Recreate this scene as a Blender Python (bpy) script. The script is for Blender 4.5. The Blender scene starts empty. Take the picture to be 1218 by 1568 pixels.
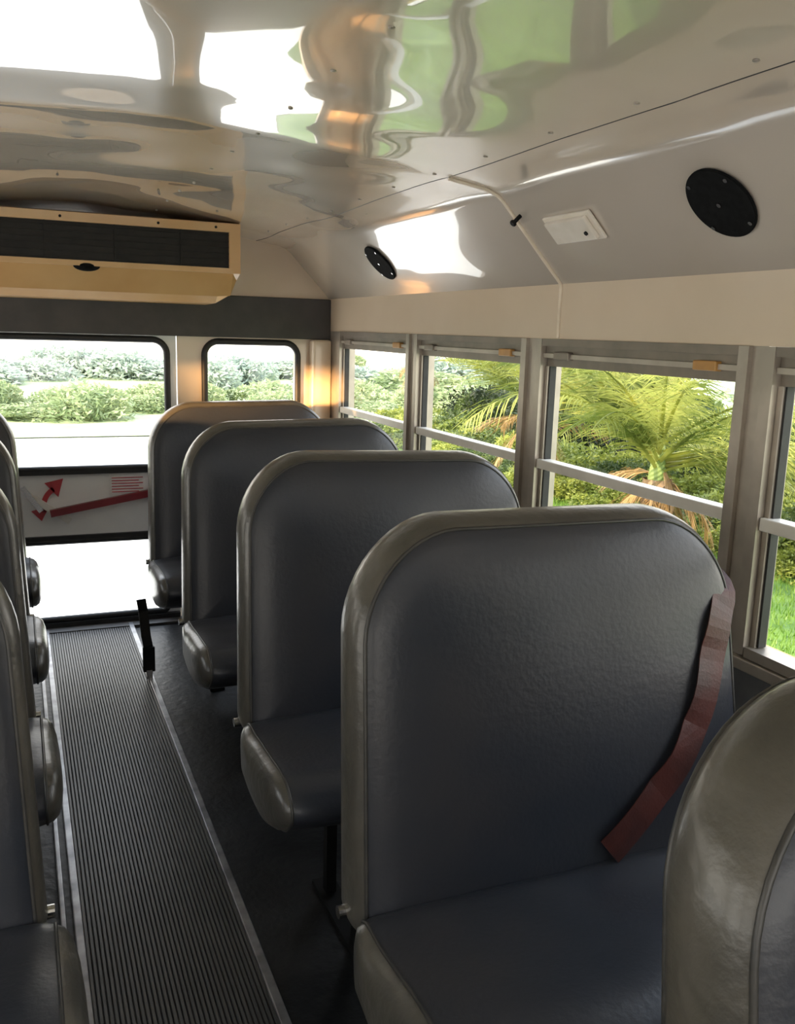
import bpy, bmesh, math, random
from mathutils import Vector, Matrix, noise
random.seed(7)
scene = bpy.context.scene
COL = scene.collection

# ------------------------------------------------------------------ materials
def new_mat(name):
    m = bpy.data.materials.new(name); m.use_nodes = True
    nt = m.node_tree
    return m, nt, nt.nodes['Principled BSDF']

def mat(name, c, rough=0.5, metal=0.0, c2=None, scale=8.0, bump=0.0, bscale=60.0, coat=0.0, coatr=0.05, ior=1.5, detail=3, spec=0.5):
    m, nt, b = new_mat(name)
    b.inputs['Base Color'].default_value = (*c, 1)
    b.inputs['Roughness'].default_value = rough
    b.inputs['Metallic'].default_value = metal
    b.inputs['IOR'].default_value = ior
    b.inputs['Specular IOR Level'].default_value = spec
    b.inputs['Coat Weight'].default_value = coat
    b.inputs['Coat Roughness'].default_value = coatr
    tc = nt.nodes.new('ShaderNodeTexCoord')
    if c2 is not None:
        n = nt.nodes.new('ShaderNodeTexNoise'); n.inputs['Scale'].default_value = scale
        n.inputs['Detail'].default_value = detail
        r = nt.nodes.new('ShaderNodeValToRGB')
        r.color_ramp.elements[0].position = 0.35; r.color_ramp.elements[1].position = 0.65
        r.color_ramp.elements[0].color = (*c, 1); r.color_ramp.elements[1].color = (*c2, 1)
        nt.links.new(tc.outputs['Object'], n.inputs['Vector'])
        nt.links.new(n.outputs['Fac'], r.inputs['Fac'])
        nt.links.new(r.outputs['Color'], b.inputs['Base Color'])
    if bump > 0:
        n2 = nt.nodes.new('ShaderNodeTexNoise'); n2.inputs['Scale'].default_value = bscale
        n2.inputs['Detail'].default_value = 4
        bp = nt.nodes.new('ShaderNodeBump'); bp.inputs['Strength'].default_value = bump
        bp.inputs['Distance'].default_value = 0.01
        nt.links.new(tc.outputs['Object'], n2.inputs['Vector'])
        nt.links.new(n2.outputs['Fac'], bp.inputs['Height'])
        nt.links.new(bp.outputs['Normal'], b.inputs['Normal'])
    return m

M_ceil = mat('ceiling_gloss_paint', (0.58,0.50,0.41), 0.20, c2=(0.62,0.54,0.45), scale=1.5, coat=1.0, coatr=0.015, ior=1.8)
M_cream = mat('cream_panel', (0.68,0.55,0.40), 0.3, c2=(0.72,0.59,0.44), scale=3, coat=0.5, coatr=0.1)
M_wallg = mat('grey_wall_panel', (0.08,0.083,0.09), 0.5, c2=(0.10,0.103,0.105), scale=20, bump=0.05)
M_band = mat('dark_band_vinyl', (0.040,0.037,0.035), 0.5, c2=(0.055,0.050,0.046), scale=10, bump=0.05)
M_alu = mat('aluminium_frame', (0.44,0.39,0.33), 0.36, 0.5, c2=(0.36,0.32,0.27), scale=12)
M_head = mat('dull_sash_header', (0.25,0.21,0.17), 0.4, 0.4, c2=(0.19,0.165,0.135), scale=12)
M_aluw = mat('white_sash_rail', (0.80,0.77,0.70), 0.35, 0.0, c2=(0.72,0.69,0.62), scale=12)
M_rub = mat('black_rubber', (0.012,0.012,0.013), 0.55, c2=(0.02,0.02,0.02), scale=30)
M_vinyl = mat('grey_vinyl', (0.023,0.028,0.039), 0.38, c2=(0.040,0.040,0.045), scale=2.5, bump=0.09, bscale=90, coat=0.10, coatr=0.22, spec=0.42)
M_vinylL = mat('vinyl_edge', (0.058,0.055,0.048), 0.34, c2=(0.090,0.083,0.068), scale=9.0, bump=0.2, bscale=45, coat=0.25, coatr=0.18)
M_welt = mat('vinyl_piping', (0.03,0.03,0.029), 0.4, c2=(0.05,0.047,0.042), scale=30)
M_floor = mat('black_floor_rubber', (0.004,0.005,0.006), 0.40, c2=(0.018,0.019,0.021), scale=5, bump=0.25, bscale=30, spec=0.28)
M_aisle = mat('ribbed_aisle_rubber', (0.055,0.054,0.053), 0.38, c2=(0.080,0.078,0.076), scale=3.5, spec=0.38)
M_strip = mat('aisle_trim_aluminium', (0.36,0.36,0.37), 0.35, 0.8, c2=(0.18,0.18,0.19), scale=14)
M_ac = mat('yellowed_plastic', (0.62,0.36,0.15), 0.38, c2=(0.68,0.42,0.19), scale=5, coat=0.2)
M_acd = mat('vent_black', (0.012,0.009,0.007), 0.5, c2=(0.02,0.016,0.012), scale=20, spec=0.3)
M_red = mat('red_belt_webbing', (0.080,0.018,0.013), 0.5, c2=(0.038,0.010,0.008), scale=10, bump=0.1, bscale=200)
M_redp = mat('red_paint', (0.45,0.03,0.04), 0.35, c2=(0.40,0.025,0.035), scale=9)
M_redd = mat('dark_red_handle', (0.22,0.018,0.026), 0.35, c2=(0.18,0.015,0.022), scale=9)
M_white = mat('white_paint', (0.86,0.85,0.82), 0.35, c2=(0.80,0.79,0.77), scale=6)
M_lens = mat('lamp_lens', (0.80,0.72,0.60), 0.25, c2=(0.85,0.77,0.66), scale=20, coat=0.3)
M_spk = mat('speaker_black', (0.006,0.006,0.006), 0.85, c2=(0.010,0.010,0.010), scale=60, spec=0.1)
M_orange = mat('orange_latch', (0.50,0.26,0.07), 0.4, c2=(0.42,0.21,0.06), scale=20)
M_chrome = mat('steel', (0.6,0.6,0.6), 0.25, 1.0, c2=(0.5,0.5,0.5), scale=20)
M_caulk = mat('seam_sealant', (0.82,0.70,0.54), 0.5, c2=(0.74,0.63,0.48), scale=30)
M_legs = mat('black_steel', (0.005,0.005,0.005), 0.6, 0.0, c2=(0.010,0.010,0.010), scale=20, spec=0.2)
M_road = mat('pale_concrete', (0.80,0.80,0.78), 0.8, c2=(0.74,0.74,0.72), scale=0.6)
M_bus = mat('bus_outer_skin', (0.75,0.5,0.08), 0.4, c2=(0.7,0.46,0.07), scale=3)
M_trunk = mat('palm_trunk', (0.10,0.06,0.035), 0.85, c2=(0.26,0.17,0.09), scale=9, bump=0.8, bscale=14)
M_stem = mat('palm_crownshaft', (0.12,0.19,0.04), 0.6, c2=(0.28,0.34,0.10), scale=6)

def leaf_mat(name, c, c2, tr=0.35, sc=1.2):
    m, nt, b = new_mat(name)
    b.inputs['Roughness'].default_value = 0.5
    tc = nt.nodes.new('ShaderNodeTexCoord')
    n = nt.nodes.new('ShaderNodeTexNoise'); n.inputs['Scale'].default_value = sc; n.inputs['Detail'].default_value = 5
    r = nt.nodes.new('ShaderNodeValToRGB')
    r.color_ramp.elements[0].position = 0.38; r.color_ramp.elements[1].position = 0.62
    r.color_ramp.elements[0].color = (*c,1); r.color_ramp.elements[1].color = (*c2,1)
    nt.links.new(tc.outputs['Object'], n.inputs['Vector']); nt.links.new(n.outputs['Fac'], r.inputs['Fac'])
    nt.links.new(r.outputs['Color'], b.inputs['Base Color'])
    t = nt.nodes.new('ShaderNodeBsdfTranslucent'); nt.links.new(r.outputs['Color'], t.inputs['Color'])
    mx = nt.nodes.new('ShaderNodeMixShader'); mx.inputs[0].default_value = tr
    nt.links.new(b.outputs[0], mx.inputs[1]); nt.links.new(t.outputs[0], mx.inputs[2])
    nt.links.new(mx.outputs[0], nt.nodes['Material Output'].inputs['Surface'])
    return m
M_leaf = leaf_mat('leaf_green', (0.04,0.07,0.018), (0.13,0.18,0.045))
M_leafy = leaf_mat('leaf_yellow_green', (0.13,0.18,0.030), (0.34,0.37,0.07))
M_leafd = leaf_mat('leaf_dark', (0.010,0.019,0.008), (0.040,0.060,0.018))
M_leafp = leaf_mat('leaf_pale_hazy', (0.26,0.34,0.17), (0.46,0.52,0.30))  # far foliage: distance haze painted into the leaf colour
M_leafb = leaf_mat('leaf_bluish_hazy', (0.36,0.44,0.38), (0.52,0.58,0.50))  # bluish version, aerial haze likewise put into the base colour
M_frond = leaf_mat('palm_frond_green', (0.12,0.16,0.03), (0.50,0.50,0.13), 0.42, 2.2)
M_dead = leaf_mat('palm_frond_dry', (0.24,0.14,0.05), (0.52,0.33,0.14), 0.3, 2.0)
M_lawn = leaf_mat('lawn_grass', (0.055,0.13,0.016), (0.13,0.23,0.035), 0.0, 3.0)
M_lawn2 = leaf_mat('verge_grass', (0.28,0.36,0.18), (0.42,0.48,0.27), 0.0, 0.8)

mg, nt, b = new_mat('window_glass')
nt.nodes.remove(b)
tr = nt.nodes.new('ShaderNodeBsdfTransparent'); tr.inputs['Color'].default_value = (0.97,0.98,0.97,1)
gl = nt.nodes.new('ShaderNodeBsdfGlossy'); gl.inputs['Roughness'].default_value = 0.02
mx = nt.nodes.new('ShaderNodeMixShader'); mx.inputs[0].default_value = 0.035
nt.links.new(tr.outputs[0], mx.inputs[1]); nt.links.new(gl.outputs[0], mx.inputs[2])
nt.links.new(mx.outputs[0], nt.nodes['Material Output'].inputs['Surface'])
M_glass = mg

# ------------------------------------------------------------------ helpers
def empty(name, loc=(0,0,0)):
    e = bpy.data.objects.new(name, None); e.location = loc; COL.objects.link(e)
    e.empty_display_size = 0.1
    return e
def add(name, me, m=None, parent=None, smooth=False):
    if m is not None and len(me.materials) == 0: me.materials.append(m)
    if smooth:
        for p in me.polygons: p.use_smooth = True
    o = bpy.data.objects.new(name, me); COL.objects.link(o)
    if parent is not None: o.parent = parent
    return o
def mesh(name, verts, faces):
    me = bpy.data.meshes.new(name); me.from_pydata([tuple(v) for v in verts], [], faces); me.update(); return me
def box(name, x0,x1,y0,y1,z0,z1, m, parent=None, bev=0.0):
    bm = bmesh.new(); bmesh.ops.create_cube(bm, size=1)
    for v in bm.verts:
        v.co = Vector(((x0+x1)/2+v.co.x*(x1-x0), (y0+y1)/2+v.co.y*(y1-y0), (z0+z1)/2+v.co.z*(z1-z0)))
    if bev > 0:
        bmesh.ops.bevel(bm, geom=bm.edges[:], offset=bev, segments=3, affect='EDGES', profile=0.6)
    me = bpy.data.meshes.new(name); bm.to_mesh(me); bm.free()
    return add(name, me, m, parent)
def boxes(name, lst, m, parent=None):
    bm = bmesh.new()
    for (x0,x1,y0,y1,z0,z1) in lst:
        r = bmesh.ops.create_cube(bm, size=1)
        for v in r['verts']:
            v.co = Vector(((x0+x1)/2+v.co.x*(x1-x0), (y0+y1)/2+v.co.y*(y1-y0), (z0+z1)/2+v.co.z*(z1-z0)))
    me = bpy.data.meshes.new(name); bm.to_mesh(me); bm.free()
    return add(name, me, m, parent)
def tube(name, pts, rad, m, parent=None, cyclic=False, kind='POLY', res=4):
    cu = bpy.data.curves.new(name, 'CURVE'); cu.dimensions = '3D'
    cu.bevel_depth = rad; cu.bevel_resolution = res; cu.use_fill_caps = True
    s = cu.splines.new('POLY'); s.points.add(len(pts)-1)
    for p, q in zip(s.points, pts): p.co = (*q, 1)
    s.use_cyclic_u = cyclic
    o = bpy.data.objects.new(name, cu); cu.materials.append(m)
    COL.objects.link(o)
    bpy.context.view_layer.update()
    me = bpy.data.meshes.new_from_object(o.evaluated_get(bpy.context.evaluated_depsgraph_get()))
    bpy.data.objects.remove(o)
    if len(me.materials)==0: me.materials.append(m)
    return add(name, me, None, parent, True)
def rrect(a0,a1,b0,b1,r,n=8, rb=None):
    rb = r if rb is None else rb
    pts = []
    for (ca,cb,st,rr) in ((a1-rb,b0+rb,-90,rb),(a1-r,b1-r,0,r),(a0+r,b1-r,90,r),(a0+rb,b0+rb,180,rb)):
        for i in range(n+1):
            a = math.radians(st+90*i/n); pts.append((ca+rr*math.cos(a), cb+rr*math.sin(a)))
    return pts
def plate(name, outer, holes, y0, y1, m, parent=None):
    cu = bpy.data.curves.new(name, 'CURVE'); cu.dimensions = '2D'; cu.fill_mode = 'BOTH'
    cu.extrude = (y1-y0)/2
    for lp in [outer]+holes:
        s = cu.splines.new('POLY'); s.points.add(len(lp)-1)
        for p,q in zip(s.points, lp): p.co = (q[0], q[1], 0, 1)
        s.use_cyclic_u = True
    o = bpy.data.objects.new(name, cu); COL.objects.link(o)
    bpy.context.view_layer.update()
    me = bpy.data.meshes.new_from_object(o.evaluated_get(bpy.context.evaluated_depsgraph_get()))
    bpy.data.objects.remove(o)
    me.transform(Matrix.Translation((0,(y0+y1)/2,0)) @ Matrix.Rotation(math.radians(90),4,'X'))
    me.materials.clear()
    return add(name, me, m, parent)
def cyl(name, c, axis, r, h, m, parent=None, n=32, bev=0.0):
    bm = bmesh.new(); bmesh.ops.create_cone(bm, cap_ends=True, segments=n, radius1=r, radius2=r, depth=h)
    if bev>0:
        es=[e for e in bm.edges if all(abs(v.co.z)>h*0.49 for v in e.verts) and abs(e.verts[0].co.z-e.verts[1].co.z)<1e-6]
        bmesh.ops.bevel(bm, geom=es, offset=bev, segments=2, affect='EDGES')
    me = bpy.data.meshes.new(name); bm.to_mesh(me); bm.free()
    q = Vector((0,0,1)).rotation_difference(Vector(axis).normalized())
    me.transform(Matrix.Translation(c) @ q.to_matrix().to_4x4())
    return add(name, me, m, parent)

CX = 0.275; W = 1.53; WL = 2*CX-W; YR = 4.6; YF = -1.45; T = 0.08
# ------------------------------------------------------------------ ceiling
half = [(1.255,1.655),(1.14,1.772),(1.045,1.872),(1.02,1.892),(0.985,1.905),(0.93,1.915),(0.865,1.925),(0.74,1.945),(0.6,1.962),(0.45,1.976),(0.3,1.988),(0.15,1.996),(0.0,2.0)]
prof = [(CX+a, z) for a,z in half] + [(CX-a, z) for a,z in reversed(half[:-1])]
fine = []
for i in range(len(prof)-1):
    (xa,za),(xb,zb) = prof[i],prof[i+1]
    k = max(1,int(math.hypot(xb-xa,zb-za)/0.035))
    for j in range(k): fine.append((xa+(xb-xa)*j/k, za+(zb-za)*j/k))
fine.append(prof[-1])
def wav(x,y):
    n = noise.noise(Vector((x*2.2, y*1.7, 3.1)))*0.011 + noise.noise(Vector((x*5.0, y*3.3, 9.1)))*0.0042
    ph=((y-2.39)/0.955)%1.0
    return n + 0.004*(abs(math.sin(math.pi*ph))**0.5)
def prof_z(x):
    pr = sorted(prof)
    for (xa,za),(xb,zb) in zip(pr,pr[1:]):
        if xa<=x<=xb: return za+(zb-za)*(x-xa)/(xb-xa+1e-9)
    return 1.65
def cz(x,y,z=None):
    z=prof_z(x) if z is None else z
    return z+wav(x,y)*min(1,max(0,(abs(z-1.655))/0.12))
NY = 150
vs=[];fs=[]
for j in range(NY+1):
    y = YF+(YR+0.02-YF)*j/NY
    for i,(x,z) in enumerate(fine): vs.append((x, y, cz(x,y,z)))
nf=len(fine)
for j in range(NY):
    for i in range(nf-1):
        a=j*nf+i; fs.append((a, a+1, a+1+nf, a+nf))
ceil = add('ceiling', mesh('ceiling', vs, fs), M_ceil, None, True)
outer = [(x+(0.09 if x>CX+1.0 else (-0.09 if x<CX-1.0 else 0)), z+0.09) for x,z in prof]
vs=[];fs=[]
for y in (YF-0.1, YR+T):
    for p in outer: vs.append((p[0], y, p[1]))
n=len(outer)
for i in range(n-1): fs.append((i,i+1,i+1+n,i+n))
add('roof_outer_skin', mesh('roof', vs, fs), M_bus, ceil)
for k,xs in enumerate((1.14, 2*CX-1.14)):
    tube('seam_%d'%k, [(xs, YF+0.05+(YR-YF-0.06)*i/80, cz(xs, YF+0.05+(YR-YF-0.06)*i/80)+0.0008) for i in range(81)], 0.0020, M_band, ceil)
for k,yy in enumerate((2.39, 0.48)):
    pts=[(W-0.002, yy, 1.495),(W-0.002, yy, 1.65)]
    for i in range(0,18):
        x = W-0.01-(W-1.15)*i/17
        pts.append((x, yy, cz(x,yy)-0.003))
    tube('caulk_%d'%k, pts, 0.0055, M_caulk, ceil)
bm=bmesh.new()
for xs in (1.10, 0.60, -0.05):
    for i in range(0,14):
        y=0.3+i*0.3
        r=bmesh.ops.create_icosphere(bm, subdivisions=2, radius=0.006)
        for v in r['verts']: v.co=Vector((v.co.x+xs, v.co.y+y, v.co.z*0.5+cz(xs,y)-0.001))
me=bpy.data.meshes.new('rivets'); bm.to_mesh(me); bm.free(); add('rivets', me, M_alu, ceil, True)

# ------------------------------------------------------------------ side walls
ZB, ZT, ZR = 0.79, 1.49, 1.10
wins = [(3.52,4.41),(2.57,3.445),(1.60,2.485),(0.65,1.53),(-0.30,0.58),(-1.25,-0.37)]
def side_wall(side):
    s = 1 if side=='right' else -1
    xi = W if s>0 else WL
    def X(a,b_):
        return (min(xi+s*a,xi+s*b_), max(xi+s*a,xi+s*b_))
    root = box('wall_'+side, *X(0,T), YF,YR, 1.492,1.668, M_cream)
    box('lower_panel', *X(0,T), YF,YR, -0.05, ZB-0.022, M_wallg, root)
    box('outer_skirt', *X(T,T+0.02), YF,YR, -0.5, ZB, M_bus, root)
    lst=[]
    ys=[YR]+[v for w in wins for v in (w[1],w[0])]+[YF]
    for i in range(0,len(ys),2):
        lst.append((*X(0.0,T),ys[i+1],ys[i],ZB-0.021,1.4915))
    boxes('pillars', lst, M_alu, root)
    box('sill', *X(-0.018,0.03), YF,YR, ZB-0.035, ZB-0.007, M_alu, root, 0.004)
    for i,(ya,yb) in enumerate(wins):
        e = empty('window_%d'%(i+1) if s>0 else 'window_%d'%(i+7))
        f=[(*X(-0.012,0.05),ya-0.012,ya+0.020,ZB,ZT+0.0015),(*X(-0.012,0.05),yb-0.020,yb+0.012,ZB,ZT+0.0015),
           (*X(-0.010,0.048),ya+0.021,yb-0.021,ZB-0.004,ZB+0.02),
           (*X(0.006,0.036),ya+0.021,ya+0.036,ZB+0.021,ZT-0.083),(*X(0.006,0.036),yb-0.036,yb-0.021,ZB+0.021,ZT-0.083)]
        boxes('frame', f, M_alu, e)
        h=[(*X(-0.010,0.078),ya+0.0205,yb-0.0205,ZT-0.020,ZT+0.0018),
           (*X(0.006,0.046),ya+0.0205,yb-0.0205,ZT-0.042,ZT-0.0205),
           (*X(0.012,0.044),ya+0.0205,yb-0.0205,ZT-0.082,ZT-0.0565)]
        boxes('header', h, M_head, e)
        box('header_lip', *X(-0.004,0.048),ya+0.021,yb-0.021,ZT-0.056,ZT-0.0425, M_alu, e)
        box('sash_rail', *X(-0.006,0.036), ya+0.021, yb-0.021, ZR-0.015, ZR+0.015, M_aluw, e, 0.004)
        gx = xi + s*0.03
        add('glass', mesh('g',[(gx,ya+0.022,ZB+0.01),(gx,yb-0.022,ZB+0.01),(gx,yb-0.022,ZT-0.06),(gx,ya+0.022,ZT-0.06)],[(0,1,2,3)]), M_glass, e)
        box('gasket', *X(0.012,0.034), ya+0.0362, ya+0.044, ZB+0.022, ZT-0.083, M_rub, e)
        box('gasket_b', *X(0.012,0.034), yb-0.042, yb-0.0362, ZB+0.022, ZT-0.083, M_rub, e)
        lx = X(-0.012,0.010)
        box('latch', *lx, ya+0.09, ya+0.17, ZT-0.060, ZT-0.036, M_orange, e, 0.004)
        box('latch_b', *lx, yb-0.17, yb-0.09, ZT-0.060, ZT-0.036, M_head, e, 0.004)
    return root
side_wall('right'); side_wall('left')

# ------------------------------------------------------------------ rear wall
sec = [(WL-T,-0.5),(W+T,-0.5),(W+T,1.655)] + [(x,z+0.06) for x,z in prof] + [(WL-T,1.655)]
RW = rrect(0.875,1.36,0.72,1.425,0.07); LW = rrect(2*CX-1.36,2*CX-0.875,0.72,1.425,0.07)
DO = [(-0.19,0.0),(0.74,0.0),(0.74,1.47),(-0.19,1.47)]
rear = plate('wall_rear', sec, [RW,LW,DO], YR, YR+T, M_cream)
box('dark_band', WL, W, YR-0.03, YR, 1.447,1.652, M_band, rear, 0.005)
box('lower_grey_r', 0.80, W, YR-0.01, YR, 0.0,0.66, M_wallg, rear)
box('lower_grey_l', WL, -0.25, YR-0.01, YR, 0.0,0.66, M_wallg, rear)
for k,wp in enumerate((RW,LW)):
    e=empty('window_%d'%(13+k))
    tube('gasket', [(x,YR-0.004,z) for x,z in wp], 0.016, M_rub, e, True)
    add('glass', mesh('g', [(x,YR+0.04,z) for x,z in wp], [list(range(len(wp)))]), M_glass, e)
box('corner_post', 1.42, W, YR-0.06, YR, 0.79, 1.446, M_cream, rear, 0.02)
door = empty('door_1')
UWp = rrect(-0.14,0.69,0.80,1.427,0.07); LWp = rrect(-0.12,0.67,0.045,0.445,0.03)
plate('leaf', [(-0.185,0.005),(0.735,0.005),(0.735,1.465),(-0.185,1.465)], [UWp,LWp], YR-0.0, YR+0.05, M_white, door)
tube('gasket_upper', [(x,YR-0.004,z) for x,z in UWp], 0.016, M_rub, door, True)
tube('gasket_lower', [(x,YR-0.004,z) for x,z in LWp], 0.018, M_rub, door, True)
add('glass_upper', mesh('g', [(x,YR+0.03,z) for x,z in UWp], [list(range(len(UWp)))]), M_glass, door)
add('glass_lower', mesh('g', [(x,YR+0.03,z) for x,z in LWp], [list(range(len(LWp)))]), M_glass, door)
box('kick_seal', -0.18,0.73, YR-0.03, YR, 0.0, 0.035, M_rub, door)
box('band_top', -0.14,0.69, YR-0.02, YR, 0.775,0.795, M_rub, door)
box('band_bottom', -0.14,0.69, YR-0.02, YR, 0.445,0.472, M_rub, door)
def flat(name, pts, y, m, parent):
    return plate(name, pts, [], y, y+0.006, m, parent)
def bar(name,p,q,w,y,m,parent, th=0.012):
    p=Vector(p);q=Vector(q);d=(q-p).normalized();n=Vector((-d.y,d.x))*w/2
    return plate(name,[tuple(p+n),tuple(p-n),tuple(q-n),tuple(q+n)][::-1],[],y-th,y,m,parent)
bar('handle_bar',(0.12,0.59),(0.72,0.695),0.034,YR-0.02,M_redd,door,0.025)
cyl('handle_pivot',(0.62,YR-0.02,0.68),(0,1,0),0.03,0.04,M_redd,door)
arc=[]
for i in range(13):
    a=math.radians(195-75*i/12); arc.append((0.19+0.10*math.cos(a), 0.62+0.10*math.sin(a)))
outerp=[(0.19+(x-0.19)*1.10,0.62+(z-0.62)*1.10) for x,z in arc]; innerp=[(0.19+(x-0.19)*0.86,0.62+(z-0.62)*0.86) for x,z in arc]
flat('arrow_arc', (outerp+innerp[::-1])[::-1], YR-0.008, M_redp, door)
flat('arrow_head_a', [(0.10,0.735),(0.16,0.665),(0.185,0.755)], YR-0.008, M_redp, door)
flat('arrow_head_b', [(0.035,0.60),(0.12,0.625),(0.08,0.55)], YR-0.008, M_redp, door)
bar('rod_a',(0.03,0.675),(0.21,0.545),0.032,YR-0.010,M_aluw,door)
bar('rod_b',(0.00,0.72),(0.08,0.60),0.024,YR-0.012,M_chrome,door)
flat('label', [(0.40,0.765),(0.57,0.765),(0.57,0.665),(0.40,0.665)][::-1], YR-0.004, M_white, door)
for i in range(6):
    z=0.752-0.014*i
    flat('label_line_%d'%i, [(0.41,z),(0.56-0.02*(i%2),z),(0.56-0.02*(i%2),z-0.004),(0.41,z-0.004)][::-1], YR-0.008, M_redp, door)
WS = rrect(-0.8,1.35,0.75,1.6,0.08)
front = plate('wall_front', [(x,z) for x,z in sec], [WS], YF-T, YF, M_cream)
tube('windshield_gasket', [(x,YF,z) for x,z in WS], 0.02, M_rub, front, True)

# ------------------------------------------------------------------ floor
floor = box('floor', WL-0.02, W+0.02, YF, YR+T, -0.08, 0.0, M_floor)
vs=[];fs=[]
x=0.088; xs_=[]
while x < 0.460:
    xs_ += [(x,0.0060),(x+0.0018,0.0078),(x+0.0075,0.0078),(x+0.0093,0.0060)]
    x+=0.0108
for y in (YF, YR-0.03):
    for (a,z) in xs_: vs.append((a,y,z))
n=len(xs_)
for i in range(n-1): fs.append((i,i+1,i+1+n,i+n))
fs.append((0,n,n+n-1,n-1))
add('aisle_mat', mesh('aisle', vs, fs), M_aisle, floor)
box('trim_1', 0.463,0.487, YF,YR-0.05, 0.0,0.014, M_strip, None, 0.004)
box('trim_2', 0.066,0.088, YF,YR-0.05, 0.0,0.014, M_strip, None, 0.004)
box('trim_3', 0.035,0.050, YF,YR-0.05, 0.0,0.022, M_strip, None, 0.004)
box('door_sill', -0.18,0.74, YR-0.10, YR-0.02, 0.0,0.012, M_band, floor)

# ------------------------------------------------------------------ seats
def ringmesh(layers, cap=True):
    vs=[];fs=[]; n=len(layers[0])
    for L in layers: vs+=L
    for j in range(len(layers)-1):
        for i in range(n):
            a=j*n+i; b_=j*n+(i+1)%n
            fs.append((a,b_,b_+n,a+n))
    fs.append(tuple(range(n))[::-1]); fs.append(tuple((len(layers)-1)*n+i for i in range(n)))
    return vs,fs
def seat(xa,xb,ca,cb,yr, seed=0, dz=0.0):
    root = empty('bus_seat', ((xa+xb)/2, yr-0.2, 0))
    inv = Vector(root.location)
    TH=0.13; z0=0.435; z1=1.170+dz; lean=0.13
    rt=0.20
    def outl(ins):
        r=max(0.012, rt-ins); rb=max(0.01,0.05-ins)
        return rrect(xa+ins, xb-ins, z0+ins, z1-ins, r, 12, rb)
    spec=[(0.24,-0.014),(0.16,-0.013),(0.09,-0.009),(0.045,-0.002),(0.028,0.004),(0.020,0.010),(0.012,0.016),(0.004,0.030),(0.0,0.055),(0.0,0.075),(0.004,0.098),(0.014,0.114),(0.03,0.124),(0.06,0.13),(0.14,0.132),(0.24,0.132)]
    layers=[]
    cxm=(xa+xb)/2
    def xf(x,z,yo):
        k=(z-z0)/(z1-z0)
        xx = x + (cxm-x)*0.085*k*k
        yy = yr-TH+yo+lean*k
        w = noise.noise(Vector((x*3+seed, z*3, yo*8)))*0.004
        return Vector((xx, yy+w, z + 0.006*math.sin(x*7+seed))) - inv
    for ins,yo in spec:
        layers.append([xf(x,z,yo) for x,z in outl(ins)])
    vs,fs=ringmesh(layers)
    o=add('seat_back', mesh('seat_back',vs,fs), M_vinyl, root, True)
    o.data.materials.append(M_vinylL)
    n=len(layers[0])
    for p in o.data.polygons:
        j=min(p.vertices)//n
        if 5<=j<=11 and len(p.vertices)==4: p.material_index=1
    tube('piping_front', [xf(x,z,0.010) for x,z in outl(0.020)], 0.0038, M_welt, root, True, res=2)
    tube('piping_rear', [xf(x,z,0.118) for x,z in outl(0.018)], 0.0038, M_welt, root, True, res=2)
    P=[]
    yb=yr-TH+0.02
    base=[(0,-0.10),(0.0,0.0),(-0.10,0.008),(-0.22,0.018),(-0.33,0.022),(-0.39,0.010),(-0.425,-0.022),(-0.430,-0.055),(-0.40,-0.09),(-0.35,-0.12),(-0.25,-0.145),(-0.12,-0.14),(-0.03,-0.12)]
    m_=len(base)
    for i in range(m_):
        p0,p1,p2,p3=[Vector(base[(i+k)%m_]) for k in (-1,0,1,2)]
        for t in (0,0.25,0.5,0.75):
            P.append(0.5*((2*p1)+(-p0+p2)*t+(2*p0-5*p1+4*p2-p3)*t*t+(-p0+3*p1-3*p2+p3)*t*t*t))
    cen=sum(P,Vector((0,0)))/len(P)
    L=[]
    a0,a1=min(ca,cb),max(ca,cb)
    xs=[(a0-0.004,0.35),(a0+0.000,0.62),(a0+0.008,0.82),(a0+0.020,0.92),(a0+0.034,0.955),(a0+0.055,0.985),(a0+0.10,1.0)]
    nmid=12
    xr=[(a0+a1-x,s) for x,s in reversed(xs)]
    for i in range(1,nmid): xs.append((a0+0.10+(a1-a0-0.2)*i/nmid,1.0))
    xs+=xr
    zc=0.495
    def cf(x,p,s):
        q=cen+(p-cen)*s
        w=noise.noise(Vector((x*6+seed*3,q.x*6,q.y*6)))*0.008
        return Vector((x, yb+q.x, zc+q.y+w))-inv
    for x,s in xs: L.append([cf(x,p,s) for p in P])
    vs,fs=ringmesh(L)
    o=add('cushion', mesh('cushion',vs,fs), M_vinyl, root, True)
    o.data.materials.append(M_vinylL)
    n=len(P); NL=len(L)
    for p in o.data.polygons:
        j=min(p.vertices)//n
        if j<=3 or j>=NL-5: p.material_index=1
    for k,xx in enumerate((a0+0.034,a1-0.034)):
        tube('cushion_piping_%d'%k, [cf(xx,p,0.958) for p in P], 0.0034, M_welt, root, True, res=2)
    fr=[]
    wall_s = 1 if xb>CX else -1
    ax = a0+0.24 if wall_s>0 else a1-0.24
    for yy in (yb-0.08, yb-0.30):
        fr.append((ax-0.014,ax+0.014, yy-0.014,yy+0.014, 0.0,0.365))
    fr.append((ax-0.016,ax+0.016, yb-0.38,yb+0.0, 0.345,0.375))
    fr.append((ax-0.03,ax+0.03, yb-0.36,yb-0.02, 0.0,0.012))
    wx=(W-0.005) if wall_s>0 else (WL+0.005)
    fr.append((min(ax,wx),max(ax,wx), yb-0.10,yb-0.07, 0.325,0.355))
    fr.append((min(ax,wx),max(ax,wx), yb-0.33,yb-0.30, 0.320,0.350))
    boxes('steel_frame',[(a-inv.x,b-inv.x,c-inv.y,d-inv.y,e,f) for a,b,c,d,e,f in fr], M_legs, root)
    bx = xa-0.006 if wall_s>0 else max(xa,xb)+0.006
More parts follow.
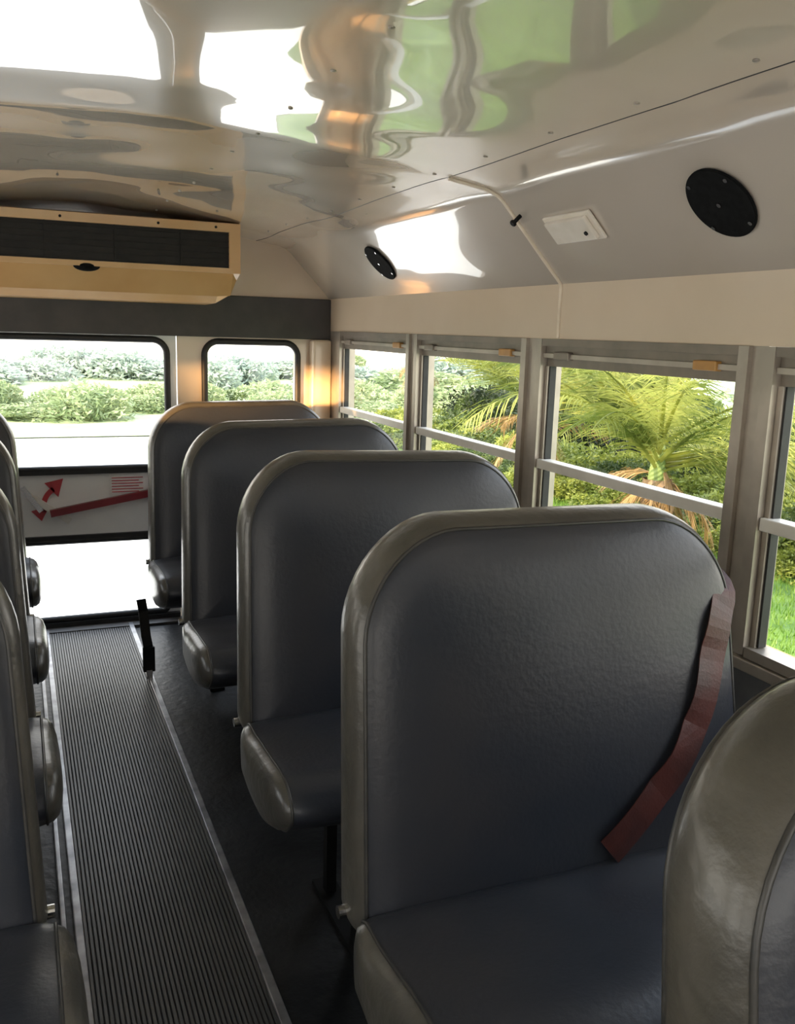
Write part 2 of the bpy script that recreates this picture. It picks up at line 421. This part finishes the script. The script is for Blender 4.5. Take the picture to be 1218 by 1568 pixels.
    cyl('hinge_bolt', Vector((bx+0.004*wall_s, yr-0.05, 0.47))-inv, (1,0,0), 0.012, 0.02, M_chrome, root, 16)
    return root, xf, inv
seats=[]
for k,yr in enumerate((0.512,1.42,2.27,3.15,4.03)):
    seats.append(seat(0.50,1.385,0.476,1.44,yr, seed=k*1.7, dz=0.025 if k==0 else 0.0))
for k,yr in enumerate((1.60,2.48,3.36,4.2)):
    seats.append(seat(-0.93,0.005,-0.93,0.05,yr, seed=10+k*1.3))

root, xf, inv = seats[1]
def ribbon(name, pts, w, m, parent, th=0.002):
    vs=[];fs=[]
    Q=[]
    n=len(pts)
    for i in range(n-1):
        p0=Vector(pts[max(i-1,0)]);p1=Vector(pts[i]);p2=Vector(pts[i+1]);p3=Vector(pts[min(i+2,n-1)])
        for t in (0,0.25,0.5,0.75): Q.append(0.5*((2*p1)+(-p0+p2)*t+(2*p0-5*p1+4*p2-p3)*t*t+(-p0+3*p1-3*p2+p3)*t*t*t))
    Q.append(Vector(pts[-1]))
    for i,q in enumerate(Q):
        d=(Q[min(i+1,len(Q)-1)]-Q[max(i-1,0)]).normalized()
        nr=Vector((0,-1,0.12)); tw=d.cross(nr).normalized()
        fold=0.006*math.sin(i*0.55)
        for s in (-1,-0.4,0.3,1):
            vs.append(q+tw*s*w/2+nr*(0.003+abs(fold)*(1+s*0.5)))
    for i in range(len(Q)-1):
        for j in range(3):
            a=i*4+j; fs.append((a,a+1,a+5,a+4))
    o=add(name, mesh(name,vs,fs), m, parent, False)
    md=o.modifiers.new('s','SOLIDIFY'); md.thickness=th
    return o
bp=[(1.345,1.040,0.075),(1.352,1.000,0.015),(1.318,0.950,-0.004),(1.285,0.87,-0.010),(1.245,0.77,-0.014),(1.185,0.68,-0.016),(1.11,0.61,-0.016),(1.01,0.525,-0.014)]
pts=[xf(x,z,yo-0.004) for x,z,yo in bp]
ribbon('red_belt', pts, 0.066, M_red, root)
for yb_,xb_ in ((3.78,0.44),):
    r2=empty('seat_belt_buckle',(xb_,yb_,0))
    add('strap', mesh('s',[( -0.02,0,0.36),(0.02,0.01,0.36),(0.03,0.03,0.30),(-0.01,0.02,0.30),(0.035,0.0,0.2),(-0.005,-0.01,0.2),(0.045,0.0,0.14),(0.005,-0.01,0.14)],[(0,1,2,3),(3,2,4,5),(5,4,6,7)]), M_rub, r2).modifiers.new('s','SOLIDIFY').thickness=0.004
    box('buckle', 0.0,0.05,-0.02,0.0,0.04,0.15,M_legs,r2,0.005)
    box('tongue', 0.012,0.038,-0.024,-0.018,0.009,0.05,M_chrome,r2,0.002)

# ------------------------------------------------------------------ AC unit
ac = empty('air_conditioner_unit')
pr=[(YR-0.002,1.60),(YR-0.002,1.962),(4.24,1.962),(4.19,1.950),(4.185,1.93),(4.185,1.76),(4.20,1.735),(4.27,1.635),(4.31,1.605)]
def acsec2(x, dz):
    return [(x, p[0], max(p[1], 1.60+dz)) for p in pr]
L=[acsec2(CX-0.70,0.11),acsec2(CX-0.68,0.05),acsec2(CX-0.60,0.0),acsec2(CX+0.60,0.0),acsec2(CX+0.66,0.04),acsec2(CX+0.69,0.11)]
vs,fs=ringmesh([[Vector(p) for p in l] for l in L])
add('housing', mesh('ac',vs,fs), M_ac, ac)
boxes('front_frame',[(CX-0.69,CX+0.685,4.160,4.188,1.912,1.950),(CX+0.635,CX+0.685,4.161,4.188,1.755,1.914),(CX-0.69,CX-0.635,4.161,4.188,1.755,1.914),(CX-0.69,CX+0.685,4.160,4.190,1.735,1.757)],M_ac,ac)
box('grille_back', CX-0.635,CX+0.635,4.178,4.186,1.757,1.912,M_acd,ac)
sl=[(CX-0.635,CX+0.635,4.170,4.180,1.767+i*0.026,1.770+i*0.026) for i in range(6)]
sl+=[(CX-0.42+i*0.28,CX-0.415+i*0.28,4.168,4.18,1.757,1.912) for i in range(4)]
boxes('louvres',sl,M_acd,ac)
d=bmesh.new(); bmesh.ops.create_uvsphere(d,u_segments=24,v_segments=12,radius=1)
for v in d.verts: v.co=Vector((0.30+v.co.x*0.055, 4.175+v.co.y*0.018, 1.735+v.co.z*0.022))
me=bpy.data.meshes.new('badge'); d.to_mesh(me); d.free(); add('badge',me,M_spk,ac,True)
bm=bmesh.new()
for xx in (-0.2,0.2,0.6,0.85):
    r=bmesh.ops.create_icosphere(bm, subdivisions=2, radius=0.006)
    for v in r['verts']: v.co=Vector((v.co.x+xx, v.co.y+4.160, v.co.z+1.931))
me=bpy.data.meshes.new('screws'); bm.to_mesh(me); bm.free(); add('screws', me, M_legs, ac, True)

# ------------------------------------------------------------------ speakers, lamps on the slanted panel
nrm = Vector((-0.235,0,-0.232)).normalized()
up = Vector((-0.232,0,0.235)).normalized()
def panel_pt(y, t):
    return Vector((W-0.23*t, y, 1.655+0.235*t))
def speaker(y,t,r=0.088):
    c=panel_pt(y,t)+nrm*0.004
    root=empty('speaker')
    cyl('grille', c, nrm, r, 0.008, M_spk, root, 48, 0.002)
    cyl('centre_screw', c+nrm*0.006, nrm, r*0.06, 0.003, M_chrome, root, 16)
    for a in (45,135,225,315):
        p=c+nrm*0.005+(up*math.sin(math.radians(a))+Vector((0,1,0))*math.cos(math.radians(a)))*r*0.88
        cyl('screw_%d'%a, p, nrm, 0.005, 0.004, M_chrome, root, 12)
    return root
speaker(1.585,0.57)
speaker(3.58,0.52,0.086)
def lamp(y,t):
    root=empty('marker_lamp')
    c=panel_pt(y,t)
    M=Matrix((( up.x,0,nrm.x,c.x),(up.y,1,nrm.y,c.y),(up.z,0,nrm.z,c.z),(0,0,0,1)))
    for nm,(a,b_,h0,h1),mm in (('base',(0.045,0.11,0.0,0.008),M_lens),('lens',(0.036,0.095,0.008,0.022),M_lens)):
        o=box(nm,-a,a,-b_,b_,h0,h1,mm,root,min(0.006,(h1-h0)*0.4)); o.data.transform(M)
    cyl('screw', c+nrm*0.022+Vector((0,-0.07,0))-up*0.01, nrm, 0.006,0.008,M_legs,root,12)
lamp(2.14,0.57)
hk=empty('coat_hook'); c=panel_pt(2.36,0.76)
cyl('stem',c+nrm*0.012,nrm,0.006,0.03,M_legs,hk,16); cyl('head',c+nrm*0.028,nrm,0.010,0.010,M_legs,hk,16,0.002)

# ------------------------------------------------------------------ exterior
GZ=-0.95
def ground(name,x0,x1,y0,y1,z,m,n=1,amp=0.0):
    vs=[];fs=[]
    for j in range(n+1):
        for i in range(n+1):
            x=x0+(x1-x0)*i/n;y=y0+(y1-y0)*j/n
            vs.append((x,y,z+amp*noise.noise(Vector((x*0.4,y*0.4,0)))))
    for j in range(n):
        for i in range(n):
            a=j*(n+1)+i; fs.append((a,a+1,a+n+2,a+n+1))
    return add(name,mesh(name,vs,fs),m,None,True)
ground('ground',-60,60,-40,80,GZ,M_road)
lawn=ground('lawn',2.96,40,-12,19,GZ+0.30,M_lawn,40,0.12)
rg=random.Random(77); vs=[];fs=[]
for i in range(26000):
    x=rg.uniform(3.0,6.8); y=rg.uniform(1.0,10.0)
    z=GZ+0.30+0.12*noise.noise(Vector((x*0.4,y*0.4,0)))-0.01
    a=rg.uniform(0,3.14); h=rg.uniform(0.04,0.10); w_=0.008
    dx,dy=math.cos(a)*w_,math.sin(a)*w_; lx,ly=rg.uniform(-.04,.04),rg.uniform(-.04,.04); k=len(vs)
    vs+=[(x-dx,y-dy,z),(x+dx,y+dy,z),(x+lx,y+ly,z+h)]; fs.append((k,k+1,k+2))
add('grass_blades',mesh('gb',vs,fs),leaf_mat('grass_blade',(0.09,0.20,0.025),(0.20,0.32,0.06),0.3,2.0),lawn)
ground('verge',-60,60,20.5,80,GZ+0.03,M_lawn2,30,0.02)
box('kerb',2.75,2.95,-12,19,GZ,GZ+0.28,M_road)

def leafblob(name, nleaf, lsize, mtl, flat=0.8, seed=1):
    rnd=random.Random(seed); vs=[];fs=[]
    lobes=[(Vector((rnd.uniform(-.6,.6),rnd.uniform(-.6,.6),rnd.uniform(0,.6))), rnd.uniform(.35,.6)) for _ in range(9)]
    for i in range(nleaf):
        c,r=rnd.choice(lobes)
        d=Vector((rnd.gauss(0,1),rnd.gauss(0,1),rnd.gauss(0,1))).normalized()
        p=c+d*r*rnd.uniform(0.75,1.05); p.z=max(p.z*flat,-0.15)
        a=Vector((rnd.gauss(0,1),rnd.gauss(0,1),rnd.gauss(0,0.7))).normalized()
        a=(a+d*0.6).normalized(); b2=a.cross(Vector((rnd.gauss(0,1),rnd.gauss(0,1),rnd.gauss(0,1)))).normalized()
        s=lsize*rnd.uniform(0.6,1.3); k=len(vs)
        vs+=[p-a*s, p+b2*s*0.35, p+a*s, p-b2*s*0.35]; fs.append((k,k+1,k+2,k+3))
    me=mesh(name,vs,fs); me.materials.append(mtl); return me
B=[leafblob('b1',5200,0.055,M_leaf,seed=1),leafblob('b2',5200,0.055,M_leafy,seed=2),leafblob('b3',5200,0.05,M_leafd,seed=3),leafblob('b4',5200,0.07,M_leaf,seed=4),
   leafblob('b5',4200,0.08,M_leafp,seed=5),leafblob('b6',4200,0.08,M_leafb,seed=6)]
def shrub(parent,x,y,z,s,k,sz=None):
    o=bpy.data.objects.new('shrub_leaves',B[k]); COL.objects.link(o); o.parent=parent
    o.location=(x,y,z); o.scale=(s,s,sz or s); o.rotation_euler=(0,0,random.uniform(0,6.28))
hedge=empty('shrubbery')
R=random.Random(5)
LZ=GZ+0.30
for y in [2.5+0.6*i for i in range(26)]:
    shrub(hedge,6.9+R.uniform(-.25,.25),y,LZ+0.0,R.uniform(.5,.7),R.choice([1,1,1,0]),R.uniform(.35,.5))
    shrub(hedge,7.7+R.uniform(-.25,.25),y,LZ+0.05,R.uniform(.6,.85),R.choice([1,1,0]),R.uniform(.6,.8))
for y in [2.5+0.85*i for i in range(19)]:
    shrub(hedge,9.2+R.uniform(-.3,.5),y,LZ+0.1,R.uniform(.9,1.2),R.choice([2,2,0]),R.uniform(1.0,1.35))
    if R.random()<.45: shrub(hedge,11.0+R.uniform(-.3,.8),y,LZ+0.3,R.uniform(1.1,1.5),R.choice([2,0,3]),R.uniform(1.1,1.5))
for i in range(16):
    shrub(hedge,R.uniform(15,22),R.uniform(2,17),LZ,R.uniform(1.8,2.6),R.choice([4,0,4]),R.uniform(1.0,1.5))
treeline=empty('tree_line')
for i in range(60):
    x=-22+i*0.75+R.uniform(-.4,.4)
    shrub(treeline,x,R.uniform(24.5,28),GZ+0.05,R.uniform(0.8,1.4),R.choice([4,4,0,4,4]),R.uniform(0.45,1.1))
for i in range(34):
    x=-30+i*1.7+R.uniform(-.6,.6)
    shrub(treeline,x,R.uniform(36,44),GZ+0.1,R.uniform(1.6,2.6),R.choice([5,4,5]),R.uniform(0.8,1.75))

def palm(name,loc,trunk_h,nf,flen,seed,shaft=0.45,tr=0.13,ndead=9):
    rnd=random.Random(seed); root=empty(name,loc)
    def lathe(nm,z0,z1,r0,r1,m,rag):
        vs=[];fs=[];NS=14;NR=16
        for j in range(NR+1):
            t=j/NR
            for i in range(NS):
                a=2*math.pi*i/NS; r=(r0+(r1-r0)*t)*(1+rag*((j+i)%2))
                vs.append((r*math.cos(a),r*math.sin(a),z0+(z1-z0)*t))
        for j in range(NR):
            for i in range(NS):
                a=j*NS+i;b_=j*NS+(i+1)%NS; fs.append((a,b_,b_+NS,a+NS))
        add(nm,mesh('t',vs,fs),m,root)
    lathe('trunk',-trunk_h,-shaft*0.6,tr*1.25,tr,M_trunk,0.18)
    lathe('crownshaft',-shaft*0.62,0.02,tr*0.7,tr*0.35,M_stem,0.08)
    V={0:([],[]),1:([],[])}
    for f in range(nf):
        dead = f>=nf-ndead
        az=(f*2.399963+rnd.uniform(-.3,.3))%6.2832; el=math.radians(5+80*((f*0.618)%1)) if not dead else math.radians(rnd.uniform(-70,10))
        L_=flen*rnd.uniform(.75,1.15)*(rnd.uniform(.22,.38) if dead else 1)
        vs,fs=V[1 if dead else 0]
        h=Vector((math.cos(az),math.sin(az),0)); side=Vector((-math.sin(az),math.cos(az),0))
        p=Vector((0,0,-shaft*rnd.uniform(.3,.7) if dead else rnd.uniform(-.25,0.0)*shaft*2)); e=el; N=30; pts=[]
        droop=rnd.uniform(0.5,1.5)
        for j in range(N+1):
            pts.append((p.copy(), h*math.cos(e)+Vector((0,0,math.sin(e)))))
            p=p+(h*math.cos(e)+Vector((0,0,math.sin(e))))*(L_/N); e-=droop/N*(0.3+1.4*j/N)
        for j in range(N):
            p0,d0=pts[j];p1,_=pts[j+1]; w=0.020*(1-j/N)+0.003; k=len(vs)
            u2=side.cross(d0).normalized()
            vs+=[p0-side*w,p0+side*w,p1+side*w,p1-side*w,p0+u2*w,p1+u2*w]; fs+= [(k,k+1,k+2,k+3),(k,k+4,k+5,k+3),(k+1,k+4,k+5,k+2)]
            if j<4: continue
            for sub in ((0,0.5) if not dead else (0,)):
                q=p0.lerp(p1,sub); t=(j+sub)/N
                ll=((0.40 if not dead else 0.20)*flen/2*math.sin(math.pi*min(1,0.12+0.85*t))**0.7+0.04)*rnd.uniform(.7,1.2)
                for s in (-1,1):
                    dd=(side*s*0.65+d0*0.9+Vector((0,0,-0.10+rnd.uniform(-.35,.35)))).normalized()
                    wv=d0.cross(side).normalized()*0.003+d0*0.007
                    k=len(vs); mid=q+dd*ll*0.5; tip=q+dd*ll+Vector((0,0,-0.16*ll-0.02))
                    vs+=[q-wv*.6,mid-wv,tip,mid+wv,q+wv*.6]; fs.append((k,k+1,k+2,k+3,k+4))
    add('green_fronds',mesh('f',*V[0]),M_frond,root); add('dry_fronds',mesh('fd',*V[1]),M_dead,root)
palm('palm_tree',(5.5,6.75,0.55),1.2,60,2.4,3,0.55,0.12,14)
palm('palm_tree',(6.2,10.2,0.70),1.35,54,2.9,8,0.5,0.13,12)
palm('palm_tree',(8.2,18.2,1.1),1.8,36,2.6,12,0.5)

# ------------------------------------------------------------------ light
w=bpy.data.worlds.new('World'); scene.world=w; w.use_nodes=True
nt=w.node_tree; bg=nt.nodes['Background']
tc=nt.nodes.new('ShaderNodeTexCoord'); sp=nt.nodes.new('ShaderNodeSeparateXYZ'); rp=nt.nodes.new('ShaderNodeValToRGB')
nt.links.new(tc.outputs['Generated'],sp.inputs[0]); nt.links.new(sp.outputs['Z'],rp.inputs['Fac'])
rp.color_ramp.elements[0].position=0.0; rp.color_ramp.elements[0].color=(1.0,0.92,0.80,1)
rp.color_ramp.elements[1].position=0.7; rp.color_ramp.elements[1].color=(0.72,0.83,1.0,1)
nt.links.new(rp.outputs['Color'],bg.inputs['Color']); bg.inputs['Strength'].default_value=4.2
sd=bpy.data.lights.new('sun','SUN'); sd.energy=9.5; sd.color=(1.0,0.84,0.60); sd.angle=math.radians(1.0)
so=bpy.data.objects.new('sun',sd); COL.objects.link(so)
dr=Vector((1.0,0.45,-1.0)).normalized()
so.rotation_euler=dr.to_track_quat('-Z','Y').to_euler(); so.location=(-5,-6,5)
# added warm spot lamp: lights the rear right corner through a left window
ld=bpy.data.lights.new('added_warm_spot','SPOT'); ld.energy=20000; ld.color=(1.0,0.55,0.22); ld.spot_size=math.radians(5.2); ld.spot_blend=0.5; ld.shadow_soft_size=0.15
lo=bpy.data.objects.new('added_warm_spot',ld); COL.objects.link(lo); lo.location=(-6.0,-0.24,1.72)
lo.rotation_euler=(Vector((1.48,4.58,1.32))-lo.location).to_track_quat('-Z','Y').to_euler()

# ------------------------------------------------------------------ camera
cd=bpy.data.cameras.new('camera'); cam=bpy.data.objects.new('camera',cd); COL.objects.link(cam)
cd.sensor_fit='VERTICAL'; cd.sensor_height=36; cd.sensor_width=36*1241/1597; cd.lens=1380/1568*36; cd.clip_start=0.02; cd.clip_end=300
r=Vector((0.9223,-0.3852,0.0294)).normalized(); f=Vector((0.3832,0.9026,-0.1962)).normalized(); u=r.cross(f).normalized(); r=f.cross(u).normalized()
cam.matrix_world=Matrix(((r.x,u.x,-f.x,0),(r.y,u.y,-f.y,0),(r.z,u.z,-f.z,1.5),(0,0,0,1)))
scene.camera=cam
scene.view_settings.view_transform='Standard'
scene.view_settings.look='None'
scene.view_settings.exposure=0.0
